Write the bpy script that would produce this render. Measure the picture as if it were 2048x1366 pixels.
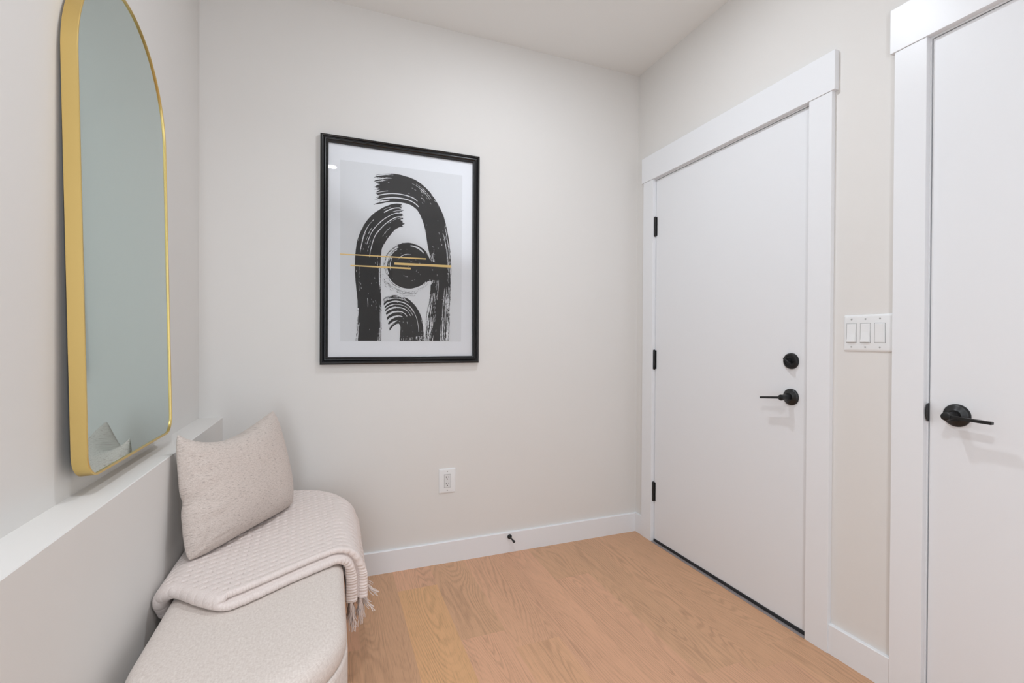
import bpy, bmesh, math, random
from mathutils import Vector, Matrix, noise as mnoise

random.seed(7)
for o in list(bpy.data.objects):
    bpy.data.objects.remove(o)
SC = bpy.context.scene
COL = SC.collection
PI = math.pi

# ------------------------------------------------------------------ camera
FPX = 936.817                                    # focal length in pixels of a 2048 px wide frame
YAW, PITCH, ROLL = math.radians(21.1273), math.radians(-0.2988), math.radians(0.3153)
CAM = Vector((-1.7244, -2.3676, 1.15))
fw = Vector((math.sin(YAW) * math.cos(PITCH), math.cos(YAW) * math.cos(PITCH), math.sin(PITCH)))
rt = Vector((math.cos(YAW), -math.sin(YAW), 0))
up = rt.cross(fw)
rt2 = rt * math.cos(ROLL) + up * math.sin(ROLL)
up2 = up * math.cos(ROLL) - rt * math.sin(ROLL)
cd = bpy.data.cameras.new('camera')
cd.sensor_width = 36.0
cd.lens = FPX / 2048 * 36.0
cd.clip_start = 0.02
cam = bpy.data.objects.new('camera', cd)
M = Matrix((rt2, up2, -fw)).transposed().to_4x4()
M.translation = CAM
cam.matrix_world = M
COL.objects.link(cam)
SC.camera = cam

# ------------------------------------------------------------------ world, exposure
w = bpy.data.worlds.new('world')
SC.world = w
w.use_nodes = True
w.node_tree.nodes['Background'].inputs[0].default_value = (0.6, 0.7, 0.85, 1)
w.node_tree.nodes['Background'].inputs[1].default_value = 0.15
SC.view_settings.view_transform = 'Standard'
SC.view_settings.look = 'None'
SC.view_settings.gamma = 1.0
SC.view_settings.use_curve_mapping = False
SC.view_settings.exposure = 0.05

# key dimensions (metres): back/right wall corner at the origin, room in -x, -y
H = 2.7346            # ceiling
WL, WU = -2.1658, -2.2559   # left wall: lower (thick) face, upper (recessed) face
ZL = 0.8003           # ledge
YF = -5.6             # far end behind the camera
TC = 0.019            # casing thickness

# lights: ceiling cans (position, watts) and added fill at two unseen openings behind the camera
CANS = [(-1.725, -2.30), (-0.93, -0.95)]
WARM, COOL = (0.93, 1.0, 1.085), (0.915, 1.0, 1.10)
LAMPS = [                                        # name, size, size_y, location, rotation, colour, watts, spread
    ('downlight_lamp', 0.085, None, CANS[0] + (H - 0.006,), (0, 0, 0), WARM, 11.0, 2.65),
    ('downlight_lamp', 0.085, None, CANS[1] + (H - 0.006,), (0, 0, 0), WARM, 9.5, PI),
    ('added_fill', 1.8, 0.6, (-0.03, -2.87, 1.15), (0, PI / 2, 0), COOL, 2.5, PI),  # added cool fill from the side, at the unseen glazed door
    ('added_fill', 0.44, 2.0, (-2.00, -3.64, 1.25), (PI / 2, 0, 0), COOL, 21.0, PI),  # added fill that lifts ceiling and room, at the unseen narrow window
]
for nm_, sz, sy, loc, rot, col_, watts, spread in LAMPS:
    if watts <= 0: continue
    l = bpy.data.lights.new(nm_, 'AREA')
    l.shape = 'DISK' if sy is None else 'RECTANGLE'
    l.size = sz
    if sy: l.size_y = sy
    l.energy = watts; l.color = col_; l.spread = spread
    o = bpy.data.objects.new(nm_, l)
    o.location = loc; o.rotation_euler = rot
    COL.objects.link(o)

# ------------------------------------------------------------------ helpers
WORLD = {}            # world location of every object that parents others
def tag(o, label=None, cat=None, group=None, kind=None):
    if label: o['label'] = label
    if cat: o['category'] = cat
    if group: o['group'] = group
    if kind: o['kind'] = kind
    return o
def empty(name, loc, **kw):
    o = bpy.data.objects.new(name, None)
    o.empty_display_size = 0.05
    o.location = loc
    COL.objects.link(o)
    WORLD[o.name] = Vector(loc)
    return tag(o, **kw)
def place(name, me, mat, parent=None, origin=None, smooth=None, **kw):
    """links a mesh made in world coordinates as one object"""
    base = WORLD[parent.name] if parent else Vector((0, 0, 0))
    org = Vector(origin) if origin is not None else base
    if org.length > 0:
        me.transform(Matrix.Translation(-org))
    if smooth is not None:
        for p in me.polygons: p.use_smooth = True
        if smooth < 180:
            me.set_sharp_from_angle(angle=math.radians(smooth))
    mats = mat if isinstance(mat, (list, tuple)) else [mat]
    for m_ in mats: me.materials.append(m_)
    o = bpy.data.objects.new(name, me)
    if parent: o.parent = parent
    o.location = org - base
    WORLD[o.name] = org
    COL.objects.link(o)
    return tag(o, **kw)
def mesh(bm, name='m'):
    me = bpy.data.meshes.new(name)
    bmesh.ops.recalc_face_normals(bm, faces=bm.faces)
    bm.to_mesh(me); bm.free()
    return me
def box(bm, x0, x1, y0, y1, z0, z1, bev=0.0, seg=2):
    b = bmesh.new()
    bmesh.ops.create_cube(b, size=1)
    for v in b.verts:
        v.co = Vector(((x0 + x1) / 2 + v.co.x * abs(x1 - x0), (y0 + y1) / 2 + v.co.y * abs(y1 - y0),
                       (z0 + z1) / 2 + v.co.z * abs(z1 - z0)))
    if bev > 0:
        bmesh.ops.bevel(b, geom=b.edges[:], offset=bev, segments=seg, profile=0.5, affect='EDGES')
    t = bpy.data.meshes.new('t'); b.to_mesh(t); b.free()
    bm.from_mesh(t); bpy.data.meshes.remove(t)
    return bm
def boxes(*bs, bev=0.0, seg=2):
    bm = bmesh.new()
    for b in bs: box(bm, *b, bev=bev, seg=seg)
    return mesh(bm)
def basis(axis):
    a = Vector(axis).normalized()
    r = a.orthogonal().normalized()
    return a, r, a.cross(r)
def lathe(bm, origin, axis, prof, n=32, cap=True):
    """prof: list of (radius, distance along the axis)"""
    a, r, s = basis(axis); o = Vector(origin)
    rings = []
    for rad, d in prof:
        rings.append([bm.verts.new(o + a * d + (r * math.cos(2 * PI * k / n) + s * math.sin(2 * PI * k / n)) * max(rad, 1e-5)) for k in range(n)])
    for i in range(len(rings) - 1):
        for k in range(n):
            bm.faces.new((rings[i][k], rings[i][(k + 1) % n], rings[i + 1][(k + 1) % n], rings[i + 1][k]))
    if cap:
        bm.faces.new(rings[0][::-1]); bm.faces.new(rings[-1])
    return bm
def tube(bm, pts, rad, n=6):
    pts = [Vector(p) for p in pts]
    rings = []
    r = None
    for i, p in enumerate(pts):
        t = (pts[min(i + 1, len(pts) - 1)] - pts[max(i - 1, 0)]).normalized()
        r = (r - t * r.dot(t)).normalized() if r else t.orthogonal().normalized()
        s = t.cross(r)
        rr = rad(i / (len(pts) - 1)) if callable(rad) else rad
        rings.append([bm.verts.new(p + (r * math.cos(2 * PI * k / n) + s * math.sin(2 * PI * k / n)) * rr) for k in range(n)])
    for i in range(len(rings) - 1):
        for k in range(n):
            bm.faces.new((rings[i][k], rings[i][(k + 1) % n], rings[i + 1][(k + 1) % n], rings[i + 1][k]))
    bm.faces.new(rings[0][::-1]); bm.faces.new(rings[-1])
def lin(x, pts):
    if x <= pts[0][0]: return pts[0][1]
    for (a, va), (b, vb) in zip(pts, pts[1:]):
        if x <= b: return va + (vb - va) * (x - a) / (b - a)
    return pts[-1][1]
def sstep(a, b, x):
    t = min(1, max(0, (x - a) / (b - a)))
    return t * t * (3 - 2 * t)

# ------------------------------------------------------------------ materials
def S(c):
    """sRGB 0-255 to linear"""
    return tuple(((v / 255 + 0.055) / 1.055) ** 2.4 if v > 10 else v / 255 / 12.92 for v in c) + (1,)
def mat(name, color, rough=0.5, metal=0.0, bump=None, bscale=200, spec=0.5, var=0.0, vscale=6):
    m = bpy.data.materials.new(name); m.use_nodes = True
    nt = m.node_tree; p = nt.nodes['Principled BSDF']
    p.inputs['Base Color'].default_value = color
    p.inputs['Roughness'].default_value = rough
    p.inputs['Metallic'].default_value = metal
    p.inputs['Specular IOR Level'].default_value = spec
    tc = nt.nodes.new('ShaderNodeTexCoord')
    if bump:
        nz = nt.nodes.new('ShaderNodeTexNoise'); nz.inputs['Scale'].default_value = bscale
        nz.inputs['Detail'].default_value = 4
        nt.links.new(tc.outputs['Object'], nz.inputs['Vector'])
        b = nt.nodes.new('ShaderNodeBump'); b.inputs['Strength'].default_value = bump
        b.inputs['Distance'].default_value = 0.001
        nt.links.new(nz.outputs['Fac'], b.inputs['Height'])
        nt.links.new(b.outputs['Normal'], p.inputs['Normal'])
    if var:
        nz = nt.nodes.new('ShaderNodeTexNoise'); nz.inputs['Scale'].default_value = vscale
        nz.inputs['Detail'].default_value = 5
        nt.links.new(tc.outputs['Object'], nz.inputs['Vector'])
        mr = nt.nodes.new('ShaderNodeMapRange')
        mr.inputs['From Min'].default_value = 0.3; mr.inputs['From Max'].default_value = 0.7
        mr.inputs['To Min'].default_value = 1 - var; mr.inputs['To Max'].default_value = 1 + var
        nt.links.new(nz.outputs['Fac'], mr.inputs['Value'])
        mx = nt.nodes.new('ShaderNodeVectorMath'); mx.operation = 'SCALE'
        mx.inputs[0].default_value = color[:3]
        nt.links.new(mr.outputs[0], mx.inputs['Scale'])
        nt.links.new(mx.outputs[0], p.inputs['Base Color'])
    return m
M_WALL = mat('wall_paint', S((231, 228, 224)), 0.65, bump=0.10, bscale=260, spec=0.3, var=0.006, vscale=3)
M_CEIL = mat('ceiling_paint', S((243, 242, 239)), 0.8, bump=0.08, bscale=260, spec=0.2)
M_TRIM = mat('white_trim_paint', S((240, 241, 243)), 0.35, bump=0.05, bscale=90, spec=0.45)
M_DOOR = mat('white_door_paint', S((238, 239, 241)), 0.4, bump=0.10, bscale=160, spec=0.4)
M_BLACK = mat('matte_black_metal', S((20, 21, 22)), 0.38, spec=0.5, bump=0.05, bscale=300)
M_RUBBER = mat('black_rubber', S((38, 40, 43)), 0.6, bump=0.1)
M_THRESH = mat('threshold_metal', S((168, 160, 160)), 0.45, metal=0.3, bump=0.05)
M_PLASTIC = mat('white_plastic', S((240, 241, 241)), 0.28, bump=0.02, bscale=60)
M_PLASTIC2 = mat('white_device_plastic', S((228, 229, 229)), 0.3, bump=0.02, bscale=60)
M_SLOT = mat('dark_slot', S((52, 50, 48)), 0.7, bump=0.02)
M_SCREW = mat('painted_screw', S((190, 190, 188)), 0.35, metal=0.2, bump=0.02)
M_FRAME = mat('black_lacquered_wood', S((19, 20, 22)), 0.22, spec=0.6, bump=0.06, bscale=40)
M_MAT = mat('white_mat_board', S((249, 250, 253)), 0.8, bump=0.05, bscale=500)
M_PAPER = mat('cotton_paper', S((238, 239, 241)), 0.85, bump=0.35, bscale=350)
M_INK = mat('black_ink', S((54, 53, 53)), 0.7, var=0.08, vscale=30)
M_GOLDLEAF = mat('gold_leaf_bar', S((248, 214, 142)), 0.5, metal=0.1, bump=0.2, bscale=300)
M_BRASS = mat('brushed_brass', S((222, 193, 124)), 0.34, metal=1.0, bump=0.05, bscale=120)
M_MIRROR = mat('mirror_silver', (0.56, 0.665, 0.65, 1), 0.02, metal=1.0, bump=None)
M_BACK = mat('mirror_backing', S((60, 58, 55)), 0.8, bump=0.05)
M_LENS = mat('frosted_lens', S((250, 248, 240)), 0.4, bump=0.01)
def glass_mat():
    m = bpy.data.materials.new('picture_glass'); m.use_nodes = True
    nt = m.node_tree; nt.nodes.remove(nt.nodes['Principled BSDF'])
    out = nt.nodes['Material Output']
    t = nt.nodes.new('ShaderNodeBsdfTransparent'); t.inputs[0].default_value = (1, 1, 1, 1)
    g = nt.nodes.new('ShaderNodeBsdfGlossy'); g.inputs['Roughness'].default_value = 0.0
    f = nt.nodes.new('ShaderNodeFresnel'); f.inputs['IOR'].default_value = 1.27
    mx = nt.nodes.new('ShaderNodeMixShader')
    nt.links.new(f.outputs[0], mx.inputs[0]); nt.links.new(t.outputs[0], mx.inputs[1]); nt.links.new(g.outputs[0], mx.inputs[2])
    nt.links.new(mx.outputs[0], out.inputs[0])
    return m
M_GLASS = glass_mat()

def floor_mat():
    m = bpy.data.materials.new('oak_planks'); m.use_nodes = True
    nt = m.node_tree; L = nt.links.new; N = nt.nodes.new
    p = nt.nodes['Principled BSDF']; p.inputs['Roughness'].default_value = 0.42
    p.inputs['Specular IOR Level'].default_value = 0.35
    tc = N('ShaderNodeTexCoord')
    at = N('ShaderNodeAttribute'); at.attribute_name = 'plank'       # r: seed, g: tone, b: hue
    sep = N('ShaderNodeSeparateColor'); L(at.outputs['Color'], sep.inputs[0])
    seed = N('ShaderNodeMath'); seed.operation = 'MULTIPLY'; seed.inputs[1].default_value = 37.0
    L(sep.outputs[0], seed.inputs[0])
    comb = N('ShaderNodeCombineXYZ'); L(seed.outputs[0], comb.inputs[0]); L(seed.outputs[0], comb.inputs[1]); L(seed.outputs[0], comb.inputs[2])
    add = N('ShaderNodeVectorMath'); add.operation = 'ADD'; L(tc.outputs['Object'], add.inputs[0]); L(comb.outputs[0], add.inputs[1])
    def stretched(sx, sy, scale, detail, dist=0.0, rough=0.5):
        mp = N('ShaderNodeMapping'); mp.inputs['Scale'].default_value = (sx, sy, 1)
        L(add.outputs[0], mp.inputs['Vector'])
        nz = N('ShaderNodeTexNoise'); nz.inputs['Scale'].default_value = scale
        nz.inputs['Detail'].default_value = detail; nz.inputs['Distortion'].default_value = dist
        nz.inputs['Roughness'].default_value = rough
        L(mp.outputs[0], nz.inputs['Vector'])
        return nz.outputs['Fac']
    # cathedral figure: contour lines of a smooth stretched field
    field = stretched(7.0, 0.75, 1.0, 1.2, 0.25, 0.35)
    k = N('ShaderNodeMath'); k.operation = 'MULTIPLY'; k.inputs[1].default_value = 230.0; L(field, k.inputs[0])
    wob = stretched(60, 7, 1.0, 2.0)
    k1 = N('ShaderNodeMath'); k1.operation = 'MULTIPLY_ADD'; k1.inputs[1].default_value = 5.0; L(wob, k1.inputs[0]); L(k.outputs[0], k1.inputs[2])
    sn = N('ShaderNodeMath'); sn.operation = 'SINE'; L(k1.outputs[0], sn.inputs[0])
    rings = N('ShaderNodeMapRange'); rings.inputs['From Min'].default_value = -0.2; rings.inputs['From Max'].default_value = 1.0
    L(sn.outputs[0], rings.inputs['Value'])
    pores = stretched(420, 14, 1.0, 3.0)
    pr = N('ShaderNodeMapRange'); pr.inputs['From Min'].default_value = 0.5; pr.inputs['From Max'].default_value = 0.72; L(pores, pr.inputs['Value'])
    broad = stretched(10, 0.8, 1.0, 2.0)
    # tone per plank
    tone = N('ShaderNodeValToRGB'); L(sep.outputs[1], tone.inputs[0])
    e = tone.color_ramp.elements
    e[0].position = 0.0; e[0].color = S((205, 162, 127)); e[1].position = 1.0; e[1].color = S((222, 173, 126))
    for pos, c in ((0.35, (212, 166, 130)), (0.6, (220, 170, 137)), (0.8, (218, 170, 130))):
        n = e.new(pos); n.color = S(c)
    patch = stretched(9, 1.3, 1.0, 1.0)
    pm = N('ShaderNodeMapRange'); pm.inputs['From Min'].default_value = 0.38; pm.inputs['From Max'].default_value = 0.62; pm.inputs['To Min'].default_value = 0.25; L(patch, pm.inputs['Value'])
    rm = N('ShaderNodeMath'); rm.operation = 'MULTIPLY'; L(rings.outputs[0], rm.inputs[0]); L(pm.outputs[0], rm.inputs[1])
    mul = N('ShaderNodeMath'); mul.operation = 'MULTIPLY_ADD'; mul.inputs[1].default_value = -0.17; mul.inputs[2].default_value = 1.03
    L(rm.outputs[0], mul.inputs[0])
    mul2 = N('ShaderNodeMath'); mul2.operation = 'MULTIPLY_ADD'; mul2.inputs[1].default_value = -0.20; L(pr.outputs[0], mul2.inputs[0]); L(mul.outputs[0], mul2.inputs[2])
    mul3 = N('ShaderNodeMath'); mul3.operation = 'MULTIPLY_ADD'; mul3.inputs[1].default_value = 0.22; L(broad, mul3.inputs[0])
    s3 = N('ShaderNodeMath'); s3.operation = 'SUBTRACT'; s3.inputs[1].default_value = 0.11; L(mul2.outputs[0], s3.inputs[0]); L(s3.outputs[0], mul3.inputs[2])
    sc = N('ShaderNodeVectorMath'); sc.operation = 'SCALE'; L(tone.outputs[0], sc.inputs[0]); L(mul3.outputs[0], sc.inputs['Scale'])
    L(sc.outputs[0], p.inputs['Base Color'])
    b = N('ShaderNodeBump'); b.inputs['Strength'].default_value = 0.12; b.inputs['Distance'].default_value = 0.0006
    L(pores, b.inputs['Height']); L(b.outputs[0], p.inputs['Normal'])
    return m
M_FLOOR = floor_mat()

def fabric(name, c1, c2, warp, weft, bump=0.5, dist=0.001, rough=0.9, detail=3.0, lo=0.35, hi=0.65, speck=None):
    """woven cloth on UVs in metres: threads are noise stretched along u (weft) and v (warp)"""
    m = bpy.data.materials.new(name); m.use_nodes = True
    nt = m.node_tree; L = nt.links.new; N = nt.nodes.new
    p = nt.nodes['Principled BSDF']; p.inputs['Roughness'].default_value = rough
    p.inputs['Specular IOR Level'].default_value = 0.1
    p.inputs['Sheen Weight'].default_value = 0.15
    tc = N('ShaderNodeTexCoord')
    def nz(sx, sy, d):
        mp = N('ShaderNodeMapping'); mp.inputs['Scale'].default_value = (sx, sy, 1); L(tc.outputs['UV'], mp.inputs['Vector'])
        n = N('ShaderNodeTexNoise'); n.inputs['Scale'].default_value = 1.0; n.inputs['Detail'].default_value = d
        L(mp.outputs[0], n.inputs['Vector']); return n.outputs['Fac']
    a = nz(*warp, detail); c = nz(*weft, detail)
    mx = N('ShaderNodeMath'); mx.operation = 'ADD'; L(a, mx.inputs[0]); L(c, mx.inputs[1])
    hf = N('ShaderNodeMath'); hf.operation = 'MULTIPLY'; hf.inputs[1].default_value = 0.5; L(mx.outputs[0], hf.inputs[0])
    mr = N('ShaderNodeMapRange'); mr.inputs['From Min'].default_value = lo; mr.inputs['From Max'].default_value = hi
    L(hf.outputs[0], mr.inputs['Value'])
    mc = N('ShaderNodeMix'); mc.data_type = 'RGBA'
    mc.inputs[6].default_value = c2; mc.inputs[7].default_value = c1
    L(mr.outputs[0], mc.inputs[0])
    colout = mc.outputs[2]
    if speck:
        sp = nz(*speck[0], 2.0)
        sr = N('ShaderNodeMapRange'); sr.inputs['From Min'].default_value = speck[1]; sr.inputs['From Max'].default_value = speck[2]; L(sp, sr.inputs['Value'])
        m2 = N('ShaderNodeMix'); m2.data_type = 'RGBA'; L(colout, m2.inputs[6]); m2.inputs[7].default_value = speck[3]
        L(sr.outputs[0], m2.inputs[0]); colout = m2.outputs[2]
    L(colout, p.inputs['Base Color'])
    b = N('ShaderNodeBump'); b.inputs['Strength'].default_value = bump; b.inputs['Distance'].default_value = dist
    L(hf.outputs[0], b.inputs['Height']); L(b.outputs[0], p.inputs['Normal'])
    return m
M_PILLOW = fabric('slub_linen', S((224, 213, 205)), S((198, 182, 172)), (900, 160), (160, 900), 0.6, 0.0012,
                  speck=((65, 740), 0.57, 0.74, S((146, 132, 124))))
M_BENCH = fabric('cream_chenille', S((231, 221, 213)), S((211, 198, 189)), (260, 90), (120, 420), 0.7, 0.0015)
M_THROW = fabric('blush_cotton_yarn', S((238, 227, 221)), S((222, 207, 200)), (700, 150), (150, 700), 0.5, 0.001)
M_FRINGE = fabric('blush_fringe_yarn', S((234, 220, 212)), S((210, 191, 181)), (600, 60), (60, 600), 0.4, 0.001)

# ------------------------------------------------------------------ setting
# floor of individual oak planks running towards the back wall (one mesh, tone per plank)
def make_floor():
    bm = bmesh.new()
    cl = bm.loops.layers.float_color.new('plank')
    PW, X0 = 0.18, -1.258
    rnd = random.Random(3)
    fixed = {-1: -0.205, 0: -0.64, 3: -0.36}
    tones = {(-1, 0): 0.55, (-1, 1): 1.0, (0, 0): 0.28, (0, 1): 0.62, (1, 0): 0.5, (2, 0): 0.62, (2, 1): 0.35, (3, 0): 0.3, (3, 1): 0.55, (4, 0): 0.2}
    i0, i1 = -6, 8
    for i in range(i0, i1):
        xa, xb = X0 + PW * i, X0 + PW * (i + 1)
        xa, xb = max(xa, -2.35), min(xb, 0.12)
        if xa >= xb: continue
        y = 0.0
        ends = [0.0]
        y = fixed.get(i, -rnd.uniform(0.25, 1.4)); ends.append(y)
        while y > YF:
            y -= rnd.choice((1.22, 1.22, 1.0)); ends.append(max(y, YF))
        for j in range(len(ends) - 1):
            if ends[j] - ends[j + 1] < 0.01: continue
            vs = [bm.verts.new((x, yy, 0)) for x, yy in ((xa, ends[j + 1]), (xb, ends[j + 1]), (xb, ends[j]), (xa, ends[j]))]
            f = bm.faces.new(vs)
            c = (rnd.random(), tones.get((i, j), rnd.uniform(0.1, 0.75)), rnd.random(), 1)
            for l in f.loops: l[cl] = c
    # slab under the boards
    me = bpy.data.meshes.new('floor'); bm.to_mesh(me); bm.free()
    o = place('floor', me, M_FLOOR, kind='structure')
    return o
make_floor()
place('ceiling', boxes((-2.45, 0.14, YF - 0.1, 0.12, H, H + 0.1)), M_CEIL, kind='structure')
place('wall_back', boxes((-2.45, 0.14, 0, 0.12, 0, H)), M_WALL, kind='structure')
# left wall: thick lower part with a ledge, recessed upper part
bm = bmesh.new()
prof = [(-2.45, 0), (WL, 0), (WL, ZL - 0.002), (WL - 0.002, ZL), (WU, ZL), (WU, H), (-2.45, H)]
ra = [bm.verts.new((x, 0, z)) for x, z in prof]; rb = [bm.verts.new((x, YF, z)) for x, z in prof]
for i in range(len(prof)):
    j = (i + 1) % len(prof); bm.faces.new((ra[i], ra[j], rb[j], rb[i]))
bm.faces.new(ra); bm.faces.new(rb[::-1])
place('wall_left', mesh(bm), M_WALL, kind='structure')
# door openings in the right wall
D1 = dict(y0=-1.0945, y1=-0.1695, z=2.0600)     # clear opening between jambs
D2 = dict(y0=-2.2600, y1=-1.4815, z=2.0820)
JT = 0.018
SG = dict(y0=-3.24, y1=-2.50, z=2.15)           # added glazed side door, unseen behind the camera
segs = [0.0, D1['y1'] + JT, D1['y0'] - JT, D2['y1'] + JT, D2['y0'] - JT, SG['y1'], SG['y0'], YF]
bs = []
for a, b in ((0, 1), (2, 3), (4, 5), (6, 7)):
    bs.append((0, 0.12, segs[b], segs[a], 0, H))
for d, j in ((D1, JT), (D2, JT), (SG, 0)):
    bs.append((0, 0.12, d['y0'] - j, d['y1'] + j, d['z'] + j, H))
place('wall_right', boxes(*bs), M_WALL, kind='structure')
place('wall_front', boxes((-2.45, 0.14, YF - 0.1, YF, 0, H), (-1.00, 0.0, -3.80, -3.68, 0, H), (-2.2559, -2.23, -3.80, -3.68, 0, H), (-1.77, -1.68, -3.80, -3.68, 0, H), (-2.23, -1.77, -3.80, -3.68, 0, 0.22), (-2.23, -1.77, -3.80, -3.68, 2.28, H), (-1.68, -1.00, -3.80, -3.68, 2.35, H)), M_WALL, kind='structure')
w2 = empty('added_window_2', (-2.0, -3.74, 0.22), kind='structure')  # added narrow window, unseen, as an opening for the main fill lamp
place('added_window_frame', boxes((-2.23, -2.20, -3.76, -3.70, 0.22, 2.28), (-1.80, -1.77, -3.76, -3.70, 0.22, 2.28), (-2.20, -1.80, -3.76, -3.70, 0.22, 0.25), (-2.20, -1.80, -3.76, -3.70, 2.25, 2.28)), M_TRIM, w2)
place('added_pane', boxes((-2.20, -1.80, -3.733, -3.727, 0.25, 2.25)), M_GLASS, w2)
# added glazed door, unseen behind the camera, as opening for the side fill
wn = empty('added_window_1', (0.06, -2.87, 0), kind='structure')
fr = 0.07
place('added_window_frame', boxes((0.03, 0.10, SG['y0'], SG['y0'] + fr, 0, SG['z']), (0.03, 0.10, SG['y1'] - fr, SG['y1'], 0, SG['z']),
      (0.03, 0.10, SG['y0'] + fr, SG['y1'] - fr, 0, 0.2), (0.03, 0.10, SG['y0'] + fr, SG['y1'] - fr, SG['z'] - fr, SG['z'])), M_TRIM, wn)
place('added_pane', boxes((0.06, 0.066, SG['y0'] + fr, SG['y1'] - fr, 0.2, SG['z'] - fr)), M_GLASS, wn)

# baseboards
def base_prof(name, a, b, n):
    """a, b: ends on the wall line; n: direction into the room"""
    a, b, n = Vector(a), Vector(b), Vector(n)
    t, h, c = 0.014, 0.1088, 0.003
    pr = [(0, 0), (t, 0), (t, h - c), (t - c, h), (0, h)]
    bm = bmesh.new()
    ra = [bm.verts.new(a + n * u + Vector((0, 0, v))) for u, v in pr]
    rb = [bm.verts.new(b + n * u + Vector((0, 0, v))) for u, v in pr]
    for i in range(5):
        j = (i + 1) % 5; bm.faces.new((ra[i], ra[j], rb[j], rb[i]))
    bm.faces.new(ra); bm.faces.new(rb[::-1])
    return place(name, mesh(bm), M_TRIM, kind='structure')
CW = 0.0885
c1a, c1b = -0.1661 + CW, -1.0975 - CW           # outer edges of the casing of door 1
c2a = -1.3897
base_prof('baseboard_back', (WL + 0.014, 0, 0), (0, 0, 0), (0, -1, 0))
bmR = boxes((-0.014, 0, c1a, -0.014, 0, 0.1088), bev=0)
base_prof('baseboard_left', (WL, 0, 0), (WL, YF, 0), (1, 0, 0))
o = base_prof('baseboard_right', (0, c1b, 0), (0, c2a, 0), (-1, 0, 0))
place('baseboard_corner', bmR, M_TRIM, kind='structure')

# casings and jambs
def casing(name, d, ya, yb, zc, ztop, left_end):
    t = empty(name, (0, (d['y0'] + d['y1']) / 2, 0), kind='structure')
    b = 0.0012
    place('side_casing', boxes((-TC, 0, ya, ya + CW, 0, zc), bev=b), M_TRIM, t)
    place('side_casing', boxes((-TC, 0, yb - CW, yb, 0, zc), bev=b), M_TRIM, t)
    place('head_casing', boxes((-TC - 0.0035, 0, yb - CW - 0.012, left_end, zc, ztop), bev=b), M_TRIM, t)
    place('jamb', boxes((0, 0.12, d['y1'], d['y1'] + JT, 0, d['z'] + JT), (0, 0.12, d['y0'] - JT, d['y0'], 0, d['z'] + JT),
                        (0, 0.12, d['y0'], d['y1'], d['z'], d['z'] + JT),
                        (0.047, 0.06, d['y0'], d['y0'] + 0.011, 0, d['z']), (0.047, 0.06, d['y1'] - 0.011, d['y1'], 0, d['z']),
                        (0.047, 0.06, d['y0'] + 0.011, d['y1'] - 0.011, d['z'] - 0.011, d['z'])), M_TRIM, t)
    return t
casing('trim_1', D1, -0.1661, -1.0975, 2.0649, 2.2088, -0.0655)
t2 = casing('trim_2', D2, -1.4782, D2['y0'] - 0.004, 2.0867, 2.2284, -1.3777)
place('threshold', boxes((-0.020, 0.12, D1['y0'], D1['y1'], 0.0, 0.003), bev=0.001), M_THRESH, kind='structure',
      label='grey metal threshold strip on the floor under the white entry door')

# ------------------------------------------------------------------ doors and their hardware
def lever(door, y, z, sgn, x0=0.001, turn=True, droop=0.0):
    """rose, hub and lever bar; the bar points along sgn*y"""
    bm = bmesh.new()
    lathe(bm, (x0, y, z), (-1, 0, 0), [(0.0335, 0), (0.0335, 0.003), (0.0325, 0.0055), (0.028, 0.0085), (0.019, 0.0125), (0.0165, 0.0145), (0.0165, 0.016)], 48)
    r = place('rose', mesh(bm), M_BLACK, door, origin=(x0, y, z), smooth=35)
    bm = bmesh.new()
    lathe(bm, (x0 - 0.015, y, z), (-1, 0, 0), [(0.0118, 0), (0.0112, 0.02), (0.0115, 0.034), (0.0118, 0.042), (0.0112, 0.0445), (0.0085, 0.0458)], 32)
    # flat bar with a softened end, slimmer towards the tip
    L = 0.101
    st = [(0.004, 0.0105, 0.0155), (0.012, 0.0092, 0.0150), (0.02, 0.0084, 0.0140), (L - 0.002, 0.0080, 0.0125), (L, 0.0070, 0.0115)]
    rings = []
    for d, hz, hx in st:
        xc = x0 - 0.0495
        rings.append([bm.verts.new((xc + sx * hx / 2, y + sgn * d, z - droop * d / L + sz * hz / 2)) for sx, sz in ((-1, -1), (1, -1), (1, 1), (-1, 1))])
    for a, b in zip(rings, rings[1:]):
        for k in range(4): bm.faces.new((a[k], a[(k + 1) % 4], b[(k + 1) % 4], b[k]))
    bm.faces.new(rings[0]); bm.faces.new(rings[-1])
    h = place('lever_handle', mesh(bm), M_BLACK, door, origin=(x0 - 0.015, y, z), smooth=35)
    if turn:
        bm = bmesh.new()
        lathe(bm, (x0 - 0.0605, y, z), (-1, 0, 0), [(0.0062, 0), (0.0062, 0.0016), (0.005, 0.0024)], 24)
        box(bm, x0 - 0.0645, x0 - 0.0625, y - 0.0011, y + 0.0011, z - 0.004, z + 0.004)
        place('lock_button', mesh(bm), M_BLACK, h, origin=(x0 - 0.0605, y, z), smooth=35)
    return h
XF = 0.001
door1 = empty('door_1', (0.023, -0.63, 0), kind='structure', label='white flush entry door on the right wall with black hinges, lever and deadbolt', cat='door')
place('slab', boxes((XF, 0.045, -1.0915, -0.1725, 0.016, 2.0570), bev=0.0012), M_DOOR, door1)
place('door_sweep', boxes((-0.004, 0.040, -1.0915, -0.1725, 0.0032, 0.0158)), M_RUBBER, door1)
lever(door1, -1.018, 0.9235, 1, droop=0.011)
bm = bmesh.new()
lathe(bm, (XF, -1.0185, 1.068), (-1, 0, 0), [(0.0325, 0), (0.0325, 0.004), (0.0312, 0.0085), (0.0285, 0.0115), (0.022, 0.013), (0.0215, 0.0115), (0.012, 0.0115)], 48)
db = place('deadbolt', mesh(bm), M_BLACK, door1, origin=(XF, -1.0185, 1.068), smooth=35)
bm = bmesh.new()
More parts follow.
